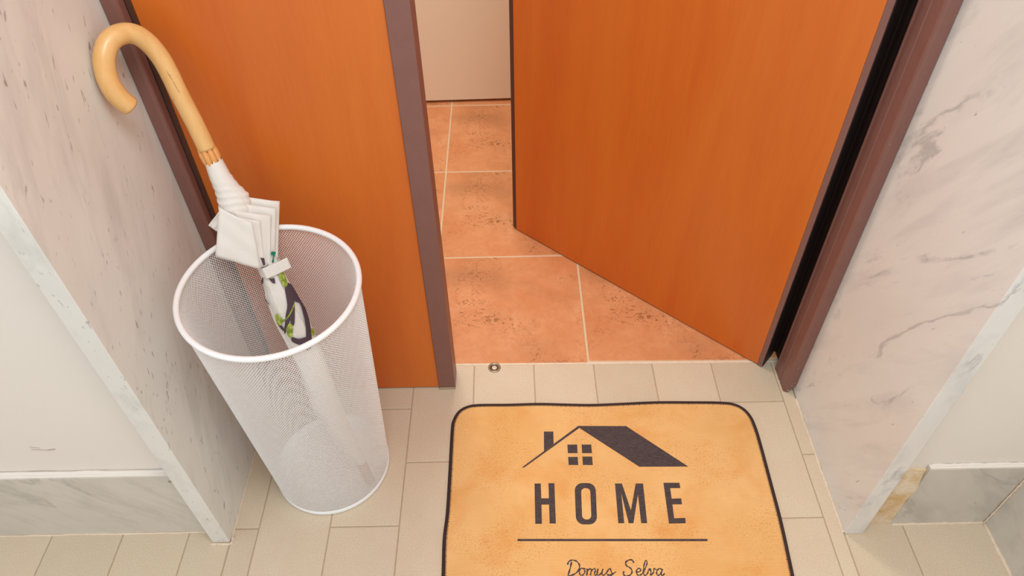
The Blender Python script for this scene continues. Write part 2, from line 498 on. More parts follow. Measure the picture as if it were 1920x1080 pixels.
def tile(name, x0, x1, y0, y1, mat, gap, ylo=None, yhi=None):
    """one floor tile: bevelled slab; ylo/yhi give slanted end heights at the right side"""
    a, b, c, d = x0 + gap, x1 - gap, y0 + gap, y1 - gap
    c2 = c + (ylo or 0)
    d2 = d + (yhi or 0)
    zt = 0.0
    e = 0.0011
    cx, cy = (a + b) / 2, (c + d) / 2
    key = (name, round(b - a, 4), round(d - c, 4), ylo, yhi)
    if key not in _tile:
        o_ = [(a, c), (b, c2), (b, d2), (a, d)]
        i_ = [(a + e, c + e), (b - e, c2 + e), (b - e, d2 - e), (a + e, d - e)]
        vs = [(x - cx, y - cy, -0.008) for x, y in o_] + [(x - cx, y - cy, zt - e * 0.6) for x, y in o_] + [(x - cx, y - cy, zt) for x, y in i_]
        fs = [(8, 9, 10, 11), (3, 2, 1, 0)]
        for i in range(4):
            j = (i + 1) % 4
            fs += [(i, j, 4 + j, 4 + i), (4 + i, 4 + j, 8 + j, 8 + i)]
        me = bpy.data.meshes.new(name)
        me.from_pydata(vs, [], fs)
        me.materials.append(mat)
        _tile[key] = me
    o = bpy.data.objects.new(name, _tile[key])
    C.objects.link(o)
    o.parent = fl
    o.location = (cx, cy, random.uniform(-0.0003, 0.0))
    return o


cols = [(-0.504, -0.4596, 0.605, 1), (-0.4596, -0.3335, 0, 0), (-0.3335, -0.2105, 0, 1), (-0.2105, -0.0858, 0, 0),
        (-0.0858, 0.0401, 0, 1), (0.0401, 0.1666, 0, 0), (0.1666, 0.29, 0, 1), (0.29, 0.4141, 0, 0),
        (0.4141, 0.541, 0, 1), (0.541, 0.567, 0, 0)]


def thr(x):
    return 0.9635 - 0.0078 * (x + 0.12) / 0.6


for (x0, x1, _, odd) in cols:
    j = 0.6035 if odd else 0.731
    ys = []
    while j > -0.6:
        ys.append(j)
        j -= 0.2505
    ys = ys[::-1]
    j = ys[-1] + 0.2505
    while j < 0.93:
        ys.append(j)
        j += 0.2505
    if odd and x0 > -0.1:
        pass
    for a, b in zip(ys[:-1], ys[1:]):
        tile('stone_tile', x0, x1, a, b, M_TILE, 0.0010)
    yt = thr(x0)
    tile('stone_tile', x0, x1, ys[-1], yt, M_TILE, 0.0010, None, thr(x1) - yt)
for i, (x0, x1) in enumerate([(-1.18, -1.07), (-1.07, -0.948), (-0.948, -0.8235), (-0.8235, -0.698), (-0.698, -0.5807), (-0.5807, -0.4610)]):
    x1b = -0.505 if i == 5 else x1
    if i == 5:
        x0, x1b = -0.5807, -0.5045
    for a, b in ((0.353, 0.6035), (0.1025, 0.353), (-0.148, 0.1025), (-0.3985, -0.148)):
        tile('stone_tile', x0, x1b, a, b, M_TILE, 0.0010)
for x0, x1, top in ((0.5675, 0.6736, 0.595), (0.6736, 0.8175, 0.595)):
    for a, b in ((0.353, top), (0.1025, 0.353), (-0.148, 0.1025), (-0.3985, -0.148)):
        tile('stone_tile', x0, x1, a, b, M_TILE, 0.0010)
ty = [0.9655, 1.300, 1.653, 2.0025, 2.35, 2.70]
tx = [-0.87, -0.525, -0.1815, 0.1605, 0.505, 0.85]
for r in range(5):
    for c in range(5):
        off = -0.004 if r == 0 else 0.0
        tile('terracotta_tile', tx[c] + off, tx[c + 1] + off, ty[r], ty[r + 1], M_TERRA, 0.0024,
             -0.0052 * (tx[c + 1] - tx[c]) / 0.345 if r == 0 else None, None)
# first row starts on the slanting threshold: shift its left edges back
# (tiny mortar line between the two floors)
prism('threshold_mortar', [(-0.50, thr(-0.5) - 0.001), (0.566, thr(0.566) - 0.001), (0.566, thr(0.566) + 0.0045), (-0.50, thr(-0.5) + 0.0045)], -0.004, -0.0004, M_CEMENT, fl)

# ------------------------------------------------------------------ walls, marble reveals, skirtings
wl = prism('wall_left', [(-1.5, 0.6115), (-0.5345, 0.6115), (-0.5345, 0.60), (-0.507, 0.60), (-0.507, 1.02), (-1.5, 1.02)], 0.0, 2.3, M_PLASTER)
tag(wl, 'off-white plaster wall left of the doorway', 'wall', kind='structure')
wr = prism('wall_right', [(0.5995, 0.5975), (0.83, 0.5975), (0.83, 1.02), (0.569, 1.02), (0.569, 0.592), (0.5995, 0.592)], 0.0, 2.3, M_PLASTER)
tag(wr, 'off-white plaster wall right of the doorway', 'wall', kind='structure')
ws = box('wall_side', 0.83, 0.95, -0.7, 1.02, 0.0, 2.3, M_PLASTER)
tag(ws, 'plaster side wall of the landing at the far right', 'wall', kind='structure')
ml = box('trim_1', -0.5345, -0.504, 0.5787, 0.985, 0.0, 2.3, M_MARL, bevel=0.0012)
tag(ml, 'thick marble slab lining the left side of the doorway, flecked with dark spots', 'door surround', kind='structure')
mr = box('trim_2', 0.567, 0.5985, 0.5717, 0.985, 0.0, 2.3, M_MARR, bevel=0.0012)
tag(mr, 'thick marble slab lining the right side of the doorway, with grey veins', 'door surround', kind='structure')
# skirtings
bl = prism('baseboard_left', [(0.5996, 0.0), (0.6112, 0.0), (0.6112, 0.189), (0.6010, 0.189), (0.5996, 0.1876)], -1.5, -0.5350, M_SKIRT, axis='x')
tag(bl, 'grey marble skirting board under the left plaster wall', 'skirting board', kind='structure')
brd = prism('baseboard_right', [(0.5885, 0.0), (0.5973, 0.0), (0.5973, 0.181), (0.590, 0.181), (0.5885, 0.1796)], 0.652, 0.8175, M_SKIRT, axis='x')
tag(brd, 'short grey marble skirting board between broken mortar and right corner', 'skirting board', kind='structure')
bs = box('baseboard_side', 0.8178, 0.829, -0.7, 0.5880, 0.0, 0.183, M_SKIRT, bevel=0.001)
tag(bs, 'grey marble skirting board running forward along the far right side wall', 'skirting board', kind='structure')


def bead(name, path, r, mat, label, cat, parent=None, up=(0, 0, 1), jit=0.25):
    pts = cr(path, 22)
    P = [p + Vector((random.uniform(-1, 1), random.uniform(-1, 1), random.uniform(-0.5, 0.5))) * r * jit for p in pts]
    o = tube(name, P, [r * random.uniform(0.75, 1.15) for _ in P], mat, parent, seg=6)
    if parent is None:
        tag(o, label, cat, kind='structure')
    return o


# painted caulk lines and cement beads
box('paint_ledge', -1.49, -0.5355, 0.6002, 0.6113, 0.1889, 0.1906, M_PLASTER, bl, 0.0005)
box('paint_ledge', 0.6525, 0.829, 0.5892, 0.5974, 0.1809, 0.1826, M_PLASTER, brd, 0.0005)
bead('painted_caulk', [(-1.45, 0.608, 0.1905), (-1.0, 0.608, 0.1905), (-0.54, 0.608, 0.190)], 0.0035, M_PLASTER, '', '', bl)
bead('painted_caulk', [(0.655, 0.5955, 0.1825), (0.74, 0.5955, 0.1825), (0.825, 0.5955, 0.1825)], 0.0025, M_PLASTER, '', '', brd)
bead('floor_joint', [(-1.45, 0.5985, 0.0), (-1.0, 0.5985, 0.0), (-0.54, 0.5985, 0.0)], 0.0018, M_CEMENT, '', '', bl)
bead('floor_joint', [(0.655, 0.5875, 0.0), (0.74, 0.5875, 0.0), (0.815, 0.5875, 0.0)], 0.0028, M_CEMENT, '', '', brd)
bead('corner_joint', [(0.8165, 0.5865, 0.0), (0.8165, 0.5865, 0.09), (0.8165, 0.5865, 0.18)], 0.0018, M_CEMENT, '', '', brd)
bead('floor_joint', [(0.8165, 0.585, 0.0), (0.8165, 0.3, 0.0), (0.8165, -0.4, 0.0)], 0.004, M_CEMENT, '', '', bs)
bead('floor_joint', [(-0.503, 0.584, 0.0), (-0.503, 0.72, 0.0), (-0.503, 0.88, 0.0)], 0.0016, M_CEMENT, '', '', ml, jit=0.15)
bead('floor_joint', [(0.5655, 0.574, 0.0), (0.5655, 0.72, 0.0), (0.5655, 0.86, 0.0)], 0.0022, M_CEMENT, '', '', mr, jit=0.15)
bead('slab_foot_mortar', [(-0.537, 0.576, 0.0), (-0.52, 0.5755, 0.0), (-0.502, 0.5765, 0.0), (-0.501, 0.59, 0.0)], 0.0026, M_CEMENT, '', '', ml, jit=0.15)
# scuffs on the left plaster and the old screw hole in the left skirting
for q0, q1, rr_ in (((-0.742, 0.255), (-0.715, 0.252), 0.0006), ((-0.716, 0.2535), (-0.706, 0.2545), 0.0008), ((-0.741, 0.262), (-0.728, 0.258), 0.0005)):
    bead('scuff', [(q0[0], 0.6114, q0[1]), ((q0[0] + q1[0]) / 2, 0.6114, (q0[1] + q1[1]) / 2 - 0.0005), (q1[0], 0.6114, q1[1])], rr_, M_STAIN, '', '', wl)
bm = bmesh.new()
bmesh.ops.create_cone(bm, cap_ends=True, segments=12, radius1=0.0022, radius2=0.0030, depth=0.0008, matrix=Matrix.Translation((-0.5555, 0.5994, 0.172)) @ Matrix.Rotation(math.radians(90), 4, 'X'))
me = bpy.data.meshes.new('screw_hole')
bm.to_mesh(me)
bm.free()
link('screw_hole', me, M_STAIN, bl)
# broken, yellowed mortar between the right slab and the skirting
M_GLUE = NT('yellowed_mortar', 0.85, 0.2)
_f = M_GLUE.ramp(M_GLUE.noise(M_GLUE.mapping(), 26, 4, 0.6), [(0.35, 0), (0.6, 1)])
_c = M_GLUE.mix(_f, rgb(206, 174, 126), rgb(224, 208, 184))
M_GLUE.col(_c)
M_GLUE.bump(M_GLUE.noise(M_GLUE.mapping(), 60, 5), 0.4, 0.003)
M_GLUE = M_GLUE.m
bm = bmesh.new()
nx, nz = 14, 40
grid = []
for i in range(nz + 1):
    z = 0.172 * i / nz
    row = []
    for j in range(nx + 1):
        f = j / nx
        xr = 0.6518 - 0.0008 * math.sin(z * 90)
        x = 0.5980 + (xr - 0.5980) * f
        y = 0.5915 - 0.0028 * f + 0.0008 * math.sin(17 * f + z * 60) + random.uniform(-0.0003, 0.0003) + 0.006 * max(0, z - 0.13) / 0.04 * 0.6
        row.append(bm.verts.new((x, y, z)))
    grid.append(row)
for i in range(nz):
    for j in range(nx):
        bm.faces.new((grid[i][j], grid[i][j + 1], grid[i + 1][j + 1], grid[i + 1][j]))
geo = bmesh.ops.extrude_face_region(bm, geom=list(bm.faces))
for v in geo['geom']:
    if isinstance(v, bmesh.types.BMVert):
        v.co.y = 0.5974
bmesh.ops.recalc_face_normals(bm, faces=bm.faces)
me = bpy.data.meshes.new('trim_3')
bm.to_mesh(me)
bm.free()
o = link('trim_3', me, M_GLUE)
tag(o, 'rough yellowed mortar patch beside the foot of the right marble slab', 'mortar patch', kind='structure')

# ------------------------------------------------------------------ door frame jambs (painted steel profiles)
lj = prism('trim_4', [(-0.5035, 0.975), (-0.5035, 0.886), (-0.502, 0.885), (-0.489, 0.885), (-0.4850, 0.8872), (-0.4838, 0.8895), (-0.4838, 0.904), (-0.4865, 0.9065), (-0.4865, 0.975)], 0.001, 2.15, M_BROWN)
tag(lj, 'brown painted steel door jamb against the left marble slab, behind the umbrella handle', 'door frame', kind='structure')
rj = empty('trim_5', (0.555, 0.93, 0))
tag(rj, 'brown painted steel door jamb with stepped edges against the right marble slab', 'door frame', kind='structure')


def taper(o, fn):
    for v in o.data.vertices:
        if v.co.z < 0.05:
            v.co.z = fn(v.co)


p = prism('front_profile', [(0.5665, 0.905), (0.5665, 0.877), (0.565, 0.8757), (0.551, 0.8757), (0.5470, 0.8768), (0.5452, 0.8800), (0.5448, 0.9010), (0.5462, 0.9025), (0.5462, 0.905)], 0.0, 2.15, M_BROWN, rj)
taper(p, lambda c: 0.001 + 0.020 * max(0, (c.x - 0.553) / 0.013))
p = prism('rebate_profile', [(0.5665, 0.9052), (0.5462, 0.9052), (0.5446, 0.9068), (0.5452, 0.930), (0.5440, 0.934), (0.5450, 0.9375), (0.549, 0.9385), (0.5665, 0.9385)], 0.001, 2.15, M_BROWN, rj)
p = prism('inner_stop', [(0.5665, 0.9388), (0.5575, 0.9388), (0.5575, 0.9825), (0.5455, 0.9825), (0.5455, 0.992), (0.5665, 0.992)], 0.001, 2.15, M_BLACK, rj)  # jamb stop coloured black so the hinge gap's shade is painted in
# worn chips / plaster splashes at the foot and the screw
r_ = random.Random(3)
for k in range(6):
    z = r_.uniform(0.01, 0.09)
    x = r_.uniform(0.549, 0.562)
    bm = bmesh.new()
    bmesh.ops.create_icosphere(bm, subdivisions=1, radius=r_.uniform(0.0005, 0.0011))
    for v in bm.verts:
        v.co.y *= 0.3
        v.co += Vector((x, 0.8755, z))
    me = bpy.data.meshes.new('paint_splash')
    bm.to_mesh(me)
    bm.free()
    link('paint_splash', me, M_CEMENT, rj)
bm = bmesh.new()
bmesh.ops.create_cone(bm, cap_ends=True, segments=14, radius1=0.003, radius2=0.0022, depth=0.0012, matrix=Matrix.Translation((0.5535, 0.8752, 0.0045)) @ Matrix.Rotation(math.radians(90), 4, 'X'))
me = bpy.data.meshes.new('screw_head')
bm.to_mesh(me)
bm.free()
link('screw_head', me, M_STEEL, rj)

# ------------------------------------------------------------------ doors
d1 = empty('door_1', (-0.30, 0.925, 0))
tag(d1, 'fixed narrow orange wood door leaf with brown edge strip, behind the wire bin', 'door', kind='structure')
box('panel', -0.4755, -0.1572, 0.905, 0.950, 0.003, 2.1, M_WOOD, d1, 0.0008)
box('edge_strip', -0.4835, -0.4757, 0.9045, 0.950, 0.003, 2.1, M_DKBROWN, d1, 0.0006)
box('meeting_strip', -0.1570, -0.1232, 0.9015, 0.950, 0.0015, 2.1, M_BROWN, d1, 0.0012)
e = box('worn_strip_end', -0.1560, -0.1238, 0.8995, 0.9013, 0.0005, 0.006, M_GROUT, d1, 0.0004)

d2 = empty('door_2', (0.51, 0.948, 0))
tag(d2, 'wide orange wood door leaf standing ajar, hinged on the right jamb', 'door', kind='structure')
A = Vector((0.5096, 0.9478, 0))
B = Vector((0.0107, 1.3990, 0))
u = (B - A).normalized()
nb = Vector((-u.y, u.x, 0))
if nb.y < 0:
    nb = -nb
LW = (B - A).length


def dbox(name, a, b, c, d, z0, z1, mat, bev=0.0006):
    q = [A + u * a + nb * c, A + u * b + nb * c, A + u * b + nb * d, A + u * a + nb * d]
    return prism(name, [(v.x, v.y) for v in q], z0, z1, mat, d2, bev)


dbox('panel', 0, LW, 0, 0.046, 0.003, 2.1, M_WOOD)
dbox('hinge_strip', -0.0105, -0.0002, -0.0008, 0.0465, 0.002, 2.1, M_BROWN, 0.0008)
dbox('edge_face', -0.0118, -0.0107, 0.002, 0.0465, 0.002, 2.1, M_BLACK, 0.0002)
dbox('lock_strip', LW + 0.0002, LW + 0.0115, -0.0004, 0.0465, 0.004, 2.1, M_DKBROWN, 0.003)

d3 = empty('door_3', (0.0, 2.03, 0))
tag(d3, 'plain cream interior door far behind, at the end of the terracotta floor', 'door', kind='structure')
prism('panel', [(-0.50, 2.014), (0.42, 2.032), (0.42, 2.072), (-0.50, 2.054)], 0.009, 2.1, M_CREAM, d3, 0.001)

# interior walls around that hall
for nm, a in (('wall_hall_left', (-1.0, -0.9, 1.02, 2.75)), ('wall_hall_right', (0.9, 1.0, 1.02, 2.75))):
    o = box(nm, a[0], a[1], a[2], a[3], 0.0, 2.3, M_PLASTER)
    tag(o, 'plaster hall wall behind the %s leaf of the entrance' % ('fixed' if 'left' in nm else 'open'), 'wall', kind='structure')
o = box('wall_back', -1.0, 1.0, 2.75, 2.85, 0.0, 2.3, M_PLASTER)
tag(o, 'plaster wall closing the hall behind the cream door', 'wall', kind='structure')
for nm, x0, x1, lb in (('wall_far_left', -0.9, -0.52, 'left'), ('wall_far_right', 0.44, 0.9, 'right')):
    o = box(nm, x0, x1, 2.02, 2.10, 0.0, 2.3, M_PLASTER)
    tag(o, 'plaster wall stretch on the %s of the cream interior door' % lb, 'wall', kind='structure')
o = box('ceiling', -1.0, 1.0, 1.03, 2.85, 2.3, 2.36, M_PLASTER)
tag(o, 'white ceiling of the hall behind the entrance doors', 'ceiling', kind='structure')
o = box('trim_6', -0.504, 0.567, 0.885, 1.02, 2.16, 2.3, M_BROWN)
tag(o, 'brown painted head of the entrance door frame', 'door frame', kind='structure')

# ------------------------------------------------------------------ floor socket of the door bolt
fs = empty('bolt_socket', (-0.0433, 0.9545, 0.0))
tag(fs, 'small round steel bolt socket set in the threshold between the door leaves', 'floor socket')
cxs, cys = -0.0433, 0.9545


def ringmesh(name, prof, mat, parent, cx, cy, seg=40, smooth=True):
    """lathe: prof list of (r, z)"""
    vs, fc = [], []
    n = len(prof)
    for k in range(seg):
        a = 2 * math.pi * k / seg
        for r, z in prof:
            vs.append((cx + r * math.cos(a), cy + r * math.sin(a), z))
    for k in range(seg):
        k2 = (k + 1) % seg
        for i in range(n - 1):
            fc.append((k * n + i, k2 * n + i, k2 * n + i + 1, k * n + i + 1))
    return from_py(name, vs, fc, mat, parent, smooth)


ringmesh('flange', [(0.0132, -0.001), (0.0132, 0.0008), (0.0125, 0.0014), (0.0098, 0.0014), (0.0092, 0.0006), (0.0092, -0.0008)], M_STEEL, fs, cxs, cys)
ringmesh('inner_ring', [(0.0090, -0.001), (0.0090, 0.0010), (0.0082, 0.0012), (0.0074, 0.0004), (0.0070, -0.0010)], M_STEEL, fs, cxs, cys)
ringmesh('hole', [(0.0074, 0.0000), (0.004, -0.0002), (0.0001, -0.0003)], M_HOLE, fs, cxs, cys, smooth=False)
bm = bmesh.new()
bmesh.ops.create_uvsphere(bm, u_segments=14, v_segments=8, radius=0.0045)
for v in bm.verts:
    v.co.z = v.co.z * 0.18 + 0.0002
    v.co.y = v.co.y * 0.6 - 0.0024
    v.co += Vector((cxs, cys, 0))
me = bpy.data.meshes.new('cement_plug')
bm.to_mesh(me)
bm.free()
link('cement_plug', me, M_CEMENT, fs)

# ------------------------------------------------------------------ doormat
dm = empty('doormat', (0.17, 0.66, 0.0))
tag(dm, 'tan ribbed doormat with dark edging and printed house, lying before the door', 'doormat')
OUT = [(0.4560, 0.4700), (0.4582, 0.5000), (0.4649, 0.5926), (0.4675, 0.6760), (0.4694, 0.7557), (0.4690, 0.7919), (0.4655, 0.8170), (0.4550, 0.8370), (0.4370, 0.8490), (0.4100, 0.8535), (0.3577, 0.8556), (0.2829, 0.8574), (0.2150, 0.8555), (0.1536, 0.8541), (0.1000, 0.8565), (0.0465, 0.8593), (-0.0150, 0.8588), (-0.0719, 0.8596), (-0.0970, 0.8560), (-0.1150, 0.8440), (-0.1250, 0.8240), (-0.1280, 0.8000), (-0.1282, 0.7117), (-0.1288, 0.6256), (-0.1318, 0.5757), (-0.1303, 0.5146), (-0.1300, 0.4750), (-0.1270, 0.4500), (-0.1100, 0.4330), (-0.0850, 0.4270), (0.1600, 0.4260), (0.4100, 0.4250), (0.4350, 0.4310), (0.4510, 0.4460)]
ol = cr([(x, y, 0) for x, y in OUT], 6, True)
ctr = Vector((0.17, 0.64, 0))
inn = []
for i, p in enumerate(ol):
    t = (ol[(i + 1) % len(ol)] - ol[i - 1]).normalized()
    nn = Vector((-t.y, t.x, 0))
    if nn.dot(ctr - p) < 0:
        nn = -nn
    inn.append(p + nn * 0.0032)
nI = len(inn)


def cross_x(y):
    xs = []
    for k in range(nI):
        p, q = inn[k], inn[(k + 1) % nI]
        if (p.y <= y < q.y) or (q.y <= y < p.y):
            xs.append(p.x + (q.x - p.x) * (y - p.y) / (q.y - p.y))
    return min(xs), max(xs)


ylo = min(p.y for p in inn) + 0.0006
yhi = max(p.y for p in inn) - 0.0006
ysl = [ylo + (yhi - ylo) * (0.5 - 0.5 * math.cos(math.pi * k / 60)) for k in range(61)]
NXm = 24
vs, fc = [], []
for z in (0.0035, 0.0006):
    for y in ysl:
        xa, xb = cross_x(y)
        for k in range(NXm + 1):
            vs.append((xa + (xb - xa) * k / NXm, y, z))
half = 61 * (NXm + 1)
for r in range(60):
    for k in range(NXm):
        q = r * (NXm + 1) + k
        fc.append((q, q + 1, q + NXm + 2, q + NXm + 1))
        fc.append((half + q + NXm + 1, half + q + NXm + 2, half + q + 1, half + q))
from_py('mat_body', vs, fc, M_MAT, dm)
tube('edge_binding', [Vector((p.x, p.y, 0.0026)) for p in inn], 0.0034, M_BIND, dm, seg=10, closed=True, flat=0.72, up=(0, 0, 1))
# overlock stitches along the binding
vs, fc = [], []
tot = 0.0
for i in range(len(inn)):
    a, b = inn[i], inn[(i + 1) % len(inn)]
    t = (b - a)
    L_ = t.length
    t.normalize()
    nn = Vector((-t.y, t.x, 0))
    if nn.dot(ctr - a) < 0:
        nn = -nn
    k = 0.0
    while k < L_:
        c0 = a + t * k + nn * 0.0033
        q = len(vs)
        for dx, dy in ((-0.0006, 0), (0.0006, 0), (0.0012, 0.0016), (0.0, 0.0016)):
            vs.append(c0 + t * dx + nn * dy + Vector((0, 0, 0.0037)))
        for dx, dy in ((-0.0006, 0), (0.0006, 0), (0.0012, 0.0016), (0.0, 0.0016)):
            vs.append(c0 + t * dx + nn * dy + Vector((0, 0, 0.0033)))
        fc += [(q, q + 1, q + 2, q + 3), (q, q + 4, q + 5, q + 1), (q + 1, q + 5, q + 6, q + 2), (q + 2, q + 6, q + 7, q + 3), (q + 3, q + 7, q + 4, q)]
        k += 0.0034
st = from_py('stitching', vs, fc, M_BIND, dm)
st['kind'] = 'stuff'
ZP = 0.0035
for key, nm, lb in (('roof', 'printed_roof', 'dark printed roof outline with slanting roof'), ('chimney', 'printed_chimney', 'dark printed chimney'),
                    ('w1', 'printed_window_pane', None), ('w2', 'printed_window_pane', None), ('w3', 'printed_window_pane', None), ('w4', 'printed_window_pane', None),
                    ('H', 'printed_letter', 'printed letter H'), ('M', 'printed_letter', 'printed letter M'), ('E', 'printed_letter', 'printed letter E'),
                    ('line', 'printed_line', 'dark printed line under the word HOME')):
    o = flatpoly(nm, MATPRINT[key], ZP, 0.0002, M_INK, dm)
    if lb:
        o['label'] = lb
oo, oi = MATPRINT['Oo'], MATPRINT['Oi']
n = len(oo)
vs = [(x, y, ZP + 0.0002) for x, y in oo] + [(x, y, ZP + 0.0002) for x, y in oi] + [(x, y, ZP) for x, y in oo] + [(x, y, ZP) for x, y in oi]
fc = []
for i in range(n):
    j = (i + 1) % n
    fc += [(i, j, n + j, n + i), (i, j, 2 * n + j, 2 * n + i), (n + i, n + j, 3 * n + j, 3 * n + i)]
o = from_py('printed_letter', vs, fc, M_INK, dm)
o['label'] = 'printed letter O'
for i, st_ in enumerate(SCRIPT):
    pts = cr([(x, y, ZP) for x, y in st_], 6)
    N = len(pts)
    hw = [0.00105 + 0.0003 * math.sin(0.9 * k) for k in range(N)]
    if i == 0 or i == 1 or i == 6:
        hw = [w * 1.15 for w in hw]
    tube('printed_script_letter', pts, hw, M_INK, dm, seg=6, flat=0.2, up=(0, 0, 1))

# ------------------------------------------------------------------ wire mesh bin (umbrella stand)
bn = empty('umbrella_stand', (-0.347, 0.731, 0.0))
tag(bn, 'tall white wire mesh bin used as an umbrella stand beside the left marble', 'umbrella stand')
B0 = Vector((-0.3466, 0.7306, 0.0))
RB, RT, HB = 0.1035, 0.1232, 0.497
nrm = Vector((0.0171, -0.045, 1)).normalized()
T0 = B0 + nrm * HB
tu = Vector((1, 0, 0))
tu = (tu - nrm * tu.dot(nrm)).normalized()
tv = nrm.cross(tu)


def binpt(f, a, dr=0.0):
    """f 0 bottom .. 1 top"""
    z0 = 0.004
    p0 = Vector((B0.x + (RB + dr) * math.cos(a), B0.y + (RB + dr) * math.sin(a), z0))
    p1 = T0 + (tu * math.cos(a) + tv * math.sin(a)) * (RT + dr) - nrm * 0.003
    return p0.lerp(p1, f)


NC, NL = 190, 172
wh, th = 0.00039, 0.00025     # half width and half thickness of a strand
import numpy as np
lev = np.arange(NL + 1)
nodes = np.zeros((NL + 1, NC, 3))
rad = np.zeros((NL + 1, NC, 3))
for j in range(NL + 1):
    for k in range(NC):
        a = 2 * math.pi * (k + 0.5 * (j % 2)) / NC
        nodes[j, k] = binpt(j / NL, a)
        rad[j, k] = (math.cos(a), math.sin(a), 0)
sA, sB = [], []
for j in range(NL):
    ks = np.arange(NC)
    if j % 2 == 0:
        nb1, nb2 = ks, (ks - 1) % NC
    else:
        nb1, nb2 = ks, (ks + 1) % NC
    for nbk in (nb1, nb2):
        sA.append(j * NC + ks)
        sB.append((j + 1) * NC + nbk)
sA = np.concatenate(sA)
sB = np.concatenate(sB)
nd = nodes.reshape(-1, 3)
rd = rad.reshape(-1, 3)
a_, b_ = nd[sA], nd[sB]
ra, rb = rd[sA], rd[sB]
t_ = b_ - a_
t_ /= np.linalg.norm(t_, axis=1)[:, None]
wa = np.cross(t_, ra)
wa /= np.linalg.norm(wa, axis=1)[:, None]
wb = np.cross(t_, rb)
wb /= np.linalg.norm(wb, axis=1)[:, None]
V = np.stack([a_ + wa * wh + ra * th, a_ - wa * wh + ra * th, a_ - wa * wh - ra * th, a_ + wa * wh - ra * th,
              b_ + wb * wh + rb * th, b_ - wb * wh + rb * th, b_ - wb * wh - rb * th, b_ + wb * wh - rb * th], axis=1).reshape(-1, 3)
NS = len(sA)
base = (np.arange(NS) * 8)[:, None, None]
Fq = np.array([[0, 1, 5, 4], [1, 2, 6, 5], [2, 3, 7, 6], [3, 0, 4, 7]])[None]
F = (base + Fq).reshape(-1)
me = bpy.data.meshes.new('mesh_wall')
me.vertices.add(len(V))
me.vertices.foreach_set('co', V.astype(np.float32).ravel())
me.loops.add(len(F))
me.loops.foreach_set('vertex_index', F.astype(np.int32))
me.polygons.add(len(F) // 4)
me.polygons.foreach_set('loop_start', (np.arange(len(F) // 4) * 4).astype(np.int32))
me.update(calc_edges=True)
me.validate()
mw = link('mesh_wall', me, M_BINWIRE, bn)
mw['kind'] = 'stuff'
# rim: rolled tube with a lip
tube('rim', [T0 + (tu * math.cos(2 * math.pi * k / 96) + tv * math.sin(2 * math.pi * k / 96)) * RT for k in range(96)], 0.0042, M_WHITE, bn, seg=14, closed=True)
# base tray with a turned-up flange
ringmesh('base_tray', [(0.0001, 0.0035), (0.094, 0.0035), (0.099, 0.0042), (0.1022, 0.0075), (0.1026, 0.012), (0.1046, 0.012), (0.1052, 0.003), (0.1042, 0.0006), (0.0001, 0.0006)], M_WHITE, bn, B0.x, B0.y, seg=96)

# ------------------------------------------------------------------ umbrella
um = empty('umbrella', (-0.2752, 0.6752, 0.006))
tag(um, 'furled white umbrella with crook handle of pale wood, leaning in the wire bin', 'umbrella')
T = Vector((-0.2752, 0.6752, 0.006))
D = Vector((-0.2085, 0.2441, 0.9471)).normalized()
SD = Vector((-0.8751, -0.4790, -0.0692)).normalized()
SD = (SD - D * SD.dot(D)).normalized()
UP = -(SD.cross(D))
if UP.y > 0:
    UP = -UP          # towards the room


def up_(s, v, uu):
    return T + D * s + SD * v + UP * uu


M_HANDLE = NT('pale_beech', 0.3, 0.5)
_h = M_HANDLE.mix(M_HANDLE.ramp(M_HANDLE.noise(M_HANDLE.mapping(scale=(1, 1, 0.25)), 60, 4, 0.6, 0.4), [(0.3, 0), (0.7, 1)]), rgb(218, 168, 102), rgb(228, 184, 122))
_h = M_HANDLE.mix(M_HANDLE.ramp(M_HANDLE.noise(M_HANDLE.mapping(scale=(1, 1, 0.5), loc=(3, 3, 3)), 130, 2, 0.5), [(0.74, 0), (0.78, 0.6)]), _h, rgb(186, 128, 70))
M_HANDLE.col(_h)
M_HANDLE = M_HANDLE.m
M_ENGR = simple('burnt_lettering', rgb(120, 84, 50), 0.7, 0.2)
M_RIBTIP = simple('orange_wood_tip', rgb(222, 158, 92), 0.4, 0.5)
M_CLOTH = NT('off_white_canopy', 0.6, 0.3)
M_CLOTH.col(rgb(226, 221, 213))
M_CLOTH.bump(M_CLOTH.noise(M_CLOTH.mapping(), 90, 4, 0.55, 0.8), 0.12, 0.003)
M_CLOTH.b.inputs['Subsurface Weight'].default_value = 0.0
M_CLOTH.b.inputs['Subsurface Radius'].default_value = (0.01, 0.008, 0.006)
M_CLOTH = M_CLOTH.m
M_PRINTD = simple('plum_print', rgb(82, 66, 74), 0.7, 0.2)
M_PRINTG = NT('green_print', 0.7, 0.2)
M_PRINTG.col(M_PRINTG.mix(M_PRINTG.ramp(M_PRINTG.noise(M_PRINTG.mapping(), 140, 3), [(0.4, 0), (0.6, 1)]), rgb(120, 140, 50), rgb(184, 192, 96)))
M_PRINTG = M_PRINTG.m
M_PRINTT = simple('teal_print', rgb(20, 120, 88), 0.7, 0.2)
M_FERR = simple('tan_wood_tip', rgb(166, 112, 72), 0.5, 0.4)

